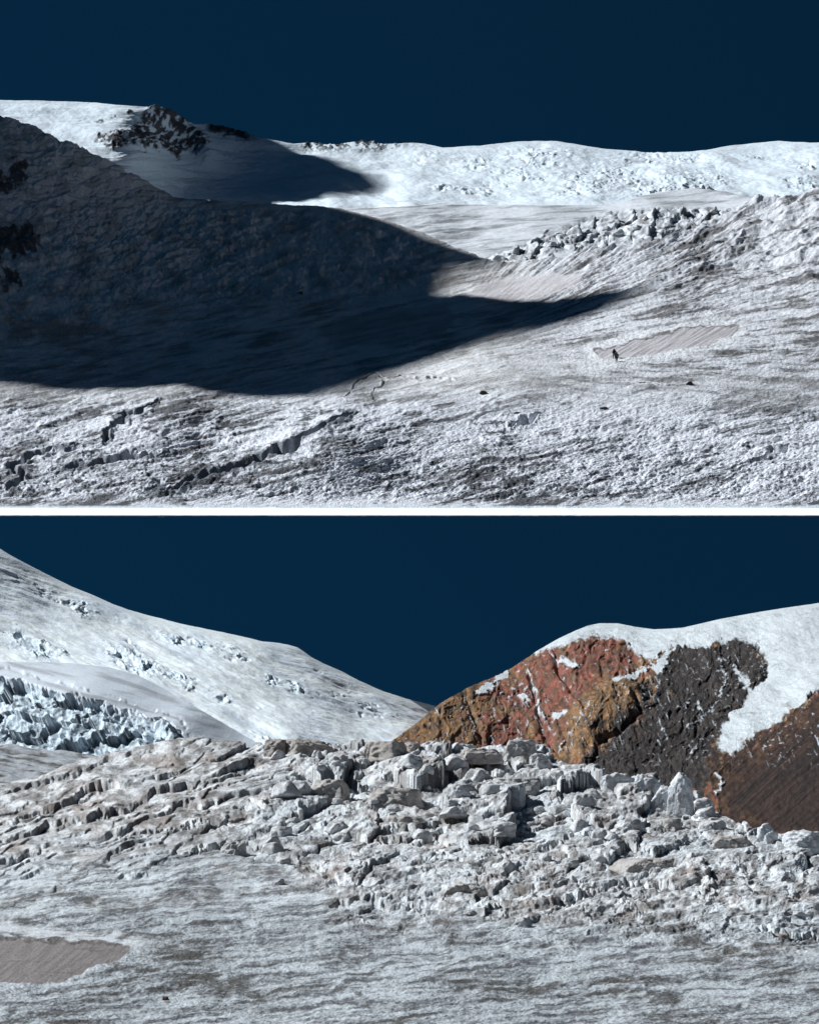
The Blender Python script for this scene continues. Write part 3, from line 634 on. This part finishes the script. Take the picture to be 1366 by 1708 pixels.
def ice_block(name, u, v, wpx, hpx, D, seed, label, cat, mat, tone, group=None, depth=.8, taper=.25, sink=.3, n=46, lean=0., rough=.085, sub=5):
    """angular block: convex body cut by random planes, then weathered"""
    r = random.Random(seed); w = wpx*D/F/2; h = hpx*D/F
    pl = [(Vector((0, 0, 1)), .5*h), (Vector((0, 0, -1)), .5*h)]
    a0 = r.uniform(0, 1.2)
    k = r.choice((4, 5, 5, 6))
    for i in range(k):
        a = a0+i*6.283/k+r.uniform(-.25, .25); t = taper*r.uniform(.4, 1.3)
        nrm = Vector((math.cos(a), math.sin(a), t)).normalized()
        ww = w*(abs(math.cos(a))+abs(math.sin(a))*depth)*r.uniform(.8, 1.0)
        pl.append((nrm, ww))
    for i in range(10):
        a = r.uniform(0, 6.283); nrm = Vector((math.cos(a), math.sin(a), r.uniform(-.1, 1.6))).normalized()
        pl.append((nrm, r.uniform(.66, .95)*(w*abs(nrm.x)+w*depth*abs(nrm.y)+.5*h*abs(nrm.z))*.9))
    bm = bmesh.new(); bmesh.ops.create_icosphere(bm, subdivisions=sub, radius=1)
    co = np.array([vv.co[:] for vv in bm.verts]); nn = np.array([p[0][:] for p in pl]); dd = np.array([p[1] for p in pl])
    stretch = np.array([w, w*depth, h*.5]); dr = co*stretch; dr /= np.linalg.norm(dr, axis=1)[:, None]
    dot = dr@nn.T; rr = np.where(dot > 1e-3, dd/np.maximum(dot, 1e-3), 1e9)
    R = rr.min(1)
    s = max(w, h*.5)
    az = np.arctan2(dr[:, 1], dr[:, 0]); zz = dr[:, 2]*R/s
    p0 = dr*R[:, None]/min(w, h*.5); nz = fbm(p0[:, 0]*1.3+seed, p0[:, 1]*1.3+p0[:, 2]*1.1, seed, 6, .62)+.6*(ridged(p0[:, 0]*1.6+p0[:, 1]*1.3+seed, p0[:, 2]*.35, seed+3, 4)-.6)
    R = R*(1+nz*rough*2.6*min(w, h*.5)/np.maximum(R, 1e-6))
    p = dr*R[:, None]; p[:, 0] += (p[:, 2]+.5*h)*lean
    for vv, c in zip(bm.verts, p): vv.co = c
    me = bpy.data.meshes.new(name); bm.to_mesh(me); bm.free()
    at_ = me.attributes.new('tint', 'FLOAT_COLOR', 'POINT')
    dz = np.clip(nz, -1, 1); top = sst(.15, .5, p[:, 2]/h)
    cc = mix(np.tile(C(*tone), (len(p), 1)), C(.36, .31, .28), .55*sst(-.2, .6, dz+.5*top-.2))
    cc = np.c_[cc, np.ones(len(p))]; at_.data.foreach_set('color', cc.reshape(-1).astype(np.float32))
    for f in me.polygons: f.use_smooth = True
    me.materials.append(mat)
    o = bpy.data.objects.new(name, me); sc.collection.objects.link(o)
    x, y, z = at(u, v, D)
    o.location = (x, y, z+h*.5-h*sink)
    return tag(o, label, cat, group)

W1 = (.74, .78, .82); G1 = (.50, .50, .50); B1 = (.46, .42, .39)
G = 'ice towers and blocks standing in the icefall'
ice = [
 ('ice_tower', 1136, 1350, 30, 78, 73, 3, 'tall white ice pinnacle standing clear against the dark rock face', W1, .8, .10, .1, .0),
 ('ice_tower', 1104, 1345, 34, 46, 73.5, 9, 'low white ice fin leaning just left of the tall pinnacle', W1, .7, .45, .2, .12),
 ('ice_block', 1120, 1398, 34, 44, 68, 14, 'grey ice block with a dark right side right below the tall pinnacle', G1, .9, .2, .2, 0),
 ('ice_block', 1075, 1322, 52, 42, 77, 21, 'broad pale ice wall near the tall pinnacle, at its left', W1, .4, .1, .2, 0),
 ('ice_block', 1035, 1318, 60, 38, 78, 22, 'long pale ice wall with a flat crest below the ochre and dark rock', W1, .35, .1, .2, 0),
 ('ice_tower', 1276, 1408, 30, 44, 63, 25, 'small white pointed ice tower at the right edge, below the brown scree', W1, .8, .6, .15, 0),
 ('ice_block', 1335, 1412, 62, 36, 62, 28, 'bright white ice hump at the far right edge of the icefall', W1, .8, .35, .2, 0),
 ('ice_block', 868, 1262, 54, 38, 84, 31, 'whitish ice block on the skyline in front of the foot of the red rock', (.62, .62, .62), .7, .25, .2, 0),
 ('ice_block', 902, 1275, 36, 26, 82, 33, 'small arched ice block on the skyline, right of the whitish one below the red rock', (.66, .68, .70), .7, .3, .2, 0),
 ('ice_block', 505, 1258, 58, 34, 85, 36, 'rounded dirty brown ice block on the skyline in front of the white snow slope', B1, .8, .25, .2, 0),
 ('ice_block', 458, 1256, 44, 32, 85, 38, 'dark pointed ice block on the skyline, left of the rounded brown one', (.36, .33, .31), .8, .35, .2, 0),
 ('ice_block', 638, 1262, 74, 34, 84, 41, 'wide dirty ice block on the skyline left of the ochre rock', B1, .8, .25, .2, 0),
 ('ice_block', 690, 1256, 32, 26, 84.5, 43, 'small tan ice knob on the skyline where ochre rock meets snow', B1, .9, .3, .2, 0),
 ('ice_block', 560, 1290, 44, 40, 80, 46, 'clean grey cube of ice second row below the skyline, left of the centre', (.60, .63, .65), .8, .08, .2, 0),
 ('ice_block', 648, 1312, 52, 40, 78, 48, 'clean blue grey squared ice block near the centre with a fluted front', (.60, .65, .68), .8, .05, .2, 0),
 ('ice_block', 545, 1336, 74, 50, 75, 52, 'large block with a sloping lit left side and black shaded right side', (.56, .54, .52), .9, .25, .25, 0),
 ('ice_block', 655, 1352, 96, 52, 73, 55, 'largest block at the heart of the icefall, brown top and deep grey front', (.50, .48, .46), .8, .22, .25, 0),
 ('ice_block', 672, 1398, 78, 52, 68, 58, 'blunt ice block below the largest one, with a shadowed hollow to its right', (.52, .51, .50), .8, .2, .25, 0),
 ('ice_block', 722, 1378, 48, 36, 70, 59, 'ice block with a smooth grey wall and dark right end, right of the largest one', (.56, .56, .56), .6, .08, .2, 0),
 ('ice_block', 706, 1330, 34, 28, 76, 61, 'small pale blue ice block right of the fluted squared one', (.64, .69, .72), .8, .15, .2, 0),
 ('ice_block', 800, 1266, 84, 26, 82, 64, 'long flat topped ice ledge on the skyline below the red and ochre cliffs', (.54, .51, .49), .5, .12, .2, 0),
 ('ice_block', 860, 1318, 96, 30, 77, 66, 'long low ice wall right of centre below the flat ledge', (.58, .58, .58), .5, .12, .2, 0),
 ('ice_block', 1070, 1465, 104, 48, 55, 70, 'big wedge shaped slab tilted up to the right with a black overhanging front', (.50, .48, .46), .7, .35, .25, .25),
 ('ice_block', 768, 1508, 64, 50, 49, 73, 'tan conical ice cone at the lower edge of the icefall, near the centre', (.62, .59, .55), .9, .7, .25, .1),
 ('ice_block', 372, 1318, 90, 30, 79, 76, 'long grey slab with a rounded end lying on the terraces at the left', (.46, .44, .42), .6, .25, .25, .2),
 ('ice_block', 392, 1424, 34, 30, 60, 79, 'grey fluted ice tooth in the isolated hollow of the left terraces', (.52, .52, .52), .7, .2, .2, 0),
 ('ice_block', 975, 1500, 50, 34, 50, 83, 'small dark block at the lower left of the big tilted wedge', (.34, .31, .29), .8, .25, .25, 0),
 ('ice_block', 1215, 1420, 56, 38, 62, 86, 'rounded dirty ice hump left of the small pointed ice tower', (.50, .47, .45), .8, .35, .25, 0),
 ('ice_block', 1290, 1576, 60, 30, 38.5, 89, 'broken brown ice heap at the lower right edge above the smooth grey glacier', (.40, .36, .34), .8, .4, .25, 0),
]
for nm, u, v, w, h, D, sd, lb, tone, dep, tap, snk, ln in ice:
    ice_block(nm, u, v+4, w, h, D-1.2, sd, lb, 'ice tower' if nm == 'ice_tower' else 'ice block', M_ice, tone, G, dep, tap, snk, lean=ln)

def rubble(n, pick, PM, wr, hr, tone, mat, label, group, seed, parts=7):
    r = random.Random(seed); protos = []
    gy = PM[..., 1]; gx = PM[..., 0]; gz = PM[..., 2]; su = gx/gy*F+CU; sv = CV-gz/gy*F
    for k in range(n):
        u, v = pick(r)
        d = (su-u)**2+(sv-v)**2; i = int(np.argmin(d)); x, y, z = PM.reshape(-1, 3)[i]
        w = r.uniform(*wr)**1.0*y/F; h = w*r.uniform(*hr)
        if k < parts:
            o = ice_block('ice_block', 0, 0, F, F*r.uniform(.75, 1.0), 1., seed*31+k, label, 'ice block', mat, tone, group, r.uniform(.6, .95), r.uniform(.1, .4), 0, rough=.07, sub=4)
            protos.append(o)
        else:
            o = protos[k % parts].copy(); sc.collection.objects.link(o)
        o.scale = (w, w, h); o.location = (x, y, z+h*.22); o.rotation_euler = (r.uniform(-.3, .3), r.uniform(-.3, .3), r.uniform(0, 6.28))
def pick_fall(r):
    while True:
        u = r.uniform(440, 1360); v = r.uniform(1250, 1560)
        if v > float(L_top(u))+6 and r.random() < (1 if v < 1400 else .35) and (u-440)*.6 > (v-1400)-60: return u, v
rubble(80, pick_fall, PL, (12, 36), (.5, 1.0), (.74, .76, .78), M_ice, 'small broken ice piece among the many strewn over the lower icefall', 'small broken pieces strewn over the lower icefall', 5)
def pick_basin(r):
    t = r.random(); u = 825+t*410; v = 428-72*min(1, t*1.3)+r.uniform(-7, 22)*(1-.3*t)
    return u, v
rubble(20, pick_basin, PB, (8, 18), (.5, 1.0), (.62, .65, .68), M_far, 'small ice block in the broken band across the upper basin', 'ice blocks across the upper basin', 8)

# stones on the snow
for u, v, w, h, sd, lb in ((1072, 642, 22, 8, 5, 'dark stone lying on the low snow mound below and right of the two walkers'),
                         (1150, 640, 14, 7, 11, 'small black stone right of the dark stone on the mound'),
                         (502, 491, 14, 9, 17, 'lone boulder in the shaded bottom of the basin'),
                         (862, 690, 16, 5, 23, 'dark stone sunk in the melt snow left of the middle foreground'),
                         (806, 655, 20, 5, 29, 'flat dark stone near the edge of the cast shadow'),
                         (1008, 681, 18, 4, 37, 'thin dark sliver of stone lying in the open melt snow')):
    D = float(A_D(np.array([float(u)]), np.array([float(v)]))[0])
    ice_block('stone', u, v, w*.6, h*.65, D-.3, sd, lb, 'stone', M_ice, (.05, .045, .045), 'stones lying on the upper snow', .8, .4, .25)
D = float(L_D(np.array([276.]), np.array([1668.]))[0])
ice_block('stone', 276, 1667, 8, 6.5, D, 47, 'tiny dark maroon stone alone on the grey glacier at the bottom left', 'stone', M_ice, (.09, .035, .045), None, .9, .5, .2)

# ------------------------------------------------------------------ walkers
def flat(name, col, rough=.8):
    return surface(name, fine=14., bump=.25, dist=.01, var=.2, rough=rough, attr=False, col=col)
def skinned(name, verts, edges, mat, parent, sub=2, root=0):
    me = bpy.data.meshes.new(name); me.from_pydata([v[:3] for v in verts], edges, [])
    o = bpy.data.objects.new(name, me); sc.collection.objects.link(o)
    sk = o.modifiers.new('skin', 'SKIN')
    for i, v in enumerate(verts):
        me.skin_vertices[0].data[i].radius = (v[3], v[4] if len(v) > 4 else v[3])
    me.skin_vertices[0].data[root].use_root = True
    ss = o.modifiers.new('sub', 'SUBSURF'); ss.levels = sub; ss.render_levels = sub
    dg = bpy.context.evaluated_depsgraph_get(); m2 = bpy.data.meshes.new_from_object(o.evaluated_get(dg))
    bpy.data.objects.remove(o); o = bpy.data.objects.new(name, m2); sc.collection.objects.link(o)
    m2.materials.clear(); m2.materials.append(mat)
    for f in m2.polygons: f.use_smooth = True
    if parent: o.parent = parent
    return o
def chain(vs, off=0): return [(i, i+1) for i in range(off, off+len(vs)-1)]
def walker(loc, rz, label, jc, tc_, hc, phase):
    e = bpy.data.objects.new('person', None); sc.collection.objects.link(e); e.location = loc; e.rotation_euler = (0, 0, rz)
    tag(e, label, 'person', 'walkers close together'); e.scale = (1.3, 1.3, 1.03)
    sf = phase                                    # stride, +1 or -1
    hip, kn, an = (.0, 0, .93), .5, .1
    J = dict(lk=(.10, -.16*sf, .52), la=(.10, -.10*sf+.10, .10), rk=(-.10, .12*sf-.06, .52), ra=(-.10, .26*sf, .12))
    sk = flat('skin_tone', (.42, .24, .17))
    V = [(0, 0, .95, .13, .11), (0, -.02, 1.15, .13, .10), (0, -.07, 1.38, .15, .11), (0, -.09, 1.50, .06), (0, -.10, 1.57, .06), (0, -.12, 1.66, .09, .10), (0, -.12, 1.76, .07, .08)]
    E = chain(V)
    def add(p, par):
        V.append(p); E.append((par, len(V)-1)); return len(V)-1
    for s, k, a in ((1, J['lk'], J['la']), (-1, J['rk'], J['ra'])):
        i = add((.09*s, 0, .88, .085), 0); i = add((*k, .055), i); i = add((*a, .042), i); i = add((a[0], a[1]-.16, .05, .035), i)
        sh = add((.19*s, -.07, 1.42, .055), 2); el = add((.27*s, -.02+.10*s*sf, 1.15, .042), sh); wr = add((.24*s, -.24+.06*s*sf, 1.02, .028), el)
        pm = add((.235*s, -.30+.06*s*sf, .99, .036, .018), wr)
        bx, by, bz = V[pm][:3]
        for f in range(4):
            q = add((bx+(f-1.5)*.019, by-.045-(.012 if f in (1, 2) else 0), bz-.015, .0085), pm); add((bx+(f-1.5)*.018, by-.06, bz-.05, .0075), q)
        q = add((bx-.045*s, by-.01, bz-.01, .009), pm); add((bx-.05*s, by-.04, bz-.03, .008), q)
    skinned('body', V, E, sk, e, 2)
    # jacket with sleeves
    V = [(0, 0, .90, .17, .14), (0, -.02, 1.12, .17, .14), (0, -.07, 1.36, .19, .145), (0, -.09, 1.49, .085)]; E = chain(V)
    for s in (1, -1):
        a = add((.20*s, -.07, 1.42, .08), 2); b = add((.28*s, -.02+.10*s*sf, 1.15, .062), a); add((.245*s, -.22+.06*s*sf, 1.03, .048), b)
    skinned('jacket', V, E, jc, e)
    V = [(0, 0, .95, .16, .13)]; E = []
    for s, k, a in ((1, J['lk'], J['la']), (-1, J['rk'], J['ra'])):
        i = add((.095*s, 0, .86, .11), 0); i = add((*k, .078), i); add((*a, .062), i)
    skinned('trousers', V, E, tc_, e)
    for a in (J['la'], J['ra']):
        skinned('boot', [(a[0], a[1]+.03, a[2]+.06, .055), (a[0], a[1]+.01, a[2]-.04, .055), (a[0], a[1]-.19, a[2]-.05, .042)], [(0, 1), (1, 2)], flat('boot_leather', (.03, .025, .025)), e, 1)
    skinned('hood', [(0, -.07, 1.56, .085), (0, -.09, 1.67, .115, .12), (0, -.10, 1.77, .095)], [(0, 1), (1, 2)], hc, e, 2)
    # face
    for s in (1, -1):
        bm = bmesh.new(); bmesh.ops.create_uvsphere(bm, u_segments=10, v_segments=8, radius=.014); me = bpy.data.meshes.new('eye'); bm.to_mesh(me); bm.free()
        me.materials.append(flat('eye_dark', (.02, .02, .02), .3)); o = bpy.data.objects.new('eye', me); sc.collection.objects.link(o); o.parent = e; o.location = (.035*s, -.215, 1.68)
    skinned('nose', [(0, -.21, 1.68, .010), (0, -.235, 1.655, .014)], [(0, 1)], sk, e, 1)
    return e
def backpack(loc, rz, label, c1, c2):
    e = bpy.data.objects.new('backpack', None); sc.collection.objects.link(e); e.location = loc; e.rotation_euler = (math.radians(8), 0, rz)
    tag(e, label, 'backpack'); e.scale = (1.15, 1.15, 1.1)
    def box(nm, x, y, z, sx, sy, sz, m, bv=.05):
        bm = bmesh.new(); bmesh.ops.create_cube(bm, size=1)
        for v in bm.verts: v.co = (v.co.x*sx*(1-.15*(v.co.z > 0)), v.co.y*sy, v.co.z*sz)
        bmesh.ops.bevel(bm, geom=bm.edges[:], offset=bv, segments=3, affect='EDGES')
        me = bpy.data.meshes.new(nm); bm.to_mesh(me); bm.free(); me.materials.append(m)
        o = bpy.data.objects.new(nm, me); sc.collection.objects.link(o); o.parent = e; o.location = (x, y, z)
    box('pack_bag', 0, .14, .30, .36, .27, .58, c1, .07)
    box('lid', 0, .13, .63, .32, .28, .14, c2, .05)
    box('pocket', 0, .30, .22, .24, .09, .28, c2, .03)
    for s in (1, -1): box('strap', .11*s, -.02, .36, .05, .03, .42, c2, .01)
    return e
black = flat('black_cloth', (.012, .012, .016)); navy = flat('navy_cloth', (.006, .016, .035)); teal = flat('teal_cloth', (.012, .10, .11)); dgreen = flat('green_cloth', (.02, .09, .05))
def place(u, v):
    D = float(A_D(np.array([float(u)]), np.array([float(v)]))[0]); x, y, z = at(u, v, D)
    return x, y, surf_z(PA, x, y)
p1 = place(1028, 603); p2 = place(1024, 598)
for p, rz, lb, j, t, hcol, ph, bl, b1, b2 in (
        (p1, math.radians(170), 'nearer walker in black clothes carrying a green and teal pack', black, black, black, 1, 'teal and green backpack on the back of the nearer walker', teal, dgreen),
        (p2, math.radians(160), 'farther walker in dark navy clothes, just ahead and left of the other', navy, black, navy, -1, 'dark navy backpack on the back of the farther walker', navy, black)):
    x, y, z = p
    walker((x, y, z-.03), rz, lb, j, t, hcol, ph)
    c, s_ = math.cos(rz), math.sin(rz); oy = .09
    backpack((x-s_*oy, y+c*oy, z+.92), rz, bl, b1, b2)

# ================================================================== light, sky, camera
sun = bpy.data.lights.new('sun', 'SUN'); sun.energy = 5; sun.angle = math.radians(1.2); sun.color = (.935, .975, 1.)
so = bpy.data.objects.new('sun', sun); sc.collection.objects.link(so)
so.rotation_euler = Vector(S).to_track_quat('Z', 'Y').to_euler()
w = bpy.data.worlds.new('World'); sc.world = w; w.use_nodes = True; N = w.node_tree.nodes; L = w.node_tree.links
bg = N['Background']; sky = N.new('ShaderNodeTexSky'); sky.sky_type = 'NISHITA'; sky.sun_disc = False
sky.sun_elevation = SUN_EL; sky.sun_rotation = math.radians(270)+SUN_AZ; sky.altitude = 5500; sky.air_density = .55; sky.dust_density = .0; sky.ozone_density = 6
tc = N.new('ShaderNodeTexCoord'); va = N.new('ShaderNodeVectorMath'); va.operation = 'ADD'; va.inputs[1].default_value = (0, 0, .7)
vn = N.new('ShaderNodeVectorMath'); vn.operation = 'NORMALIZE'
L.new(tc.outputs['Generated'], va.inputs[0]); L.new(va.outputs[0], vn.inputs[0]); L.new(vn.outputs[0], sky.inputs['Vector'])
mu = N.new('ShaderNodeVectorMath'); mu.operation = 'MULTIPLY'; mu.inputs[1].default_value = (.16, .74, .74)
L.new(sky.outputs[0], mu.inputs[0]); L.new(mu.outputs[0], bg.inputs['Color']); bg.inputs['Strength'].default_value = .044

cam = bpy.data.cameras.new('camera'); co = bpy.data.objects.new('camera', cam); sc.collection.objects.link(co); sc.camera = co
co.location = (0, 0, 0); co.rotation_euler = (math.pi/2, 0, 0)
cam.sensor_fit = 'VERTICAL'; cam.sensor_height = 24; cam.lens = F/1708*24; cam.shift_y = (CV-854)/1708.; cam.clip_start = .5; cam.clip_end = 5000
sc.view_settings.view_transform = 'Standard'; sc.view_settings.look = 'None'; sc.view_settings.gamma = 1; sc.view_settings.exposure = .3
sc.cycles.max_bounces = 5; sc.cycles.diffuse_bounces = 3
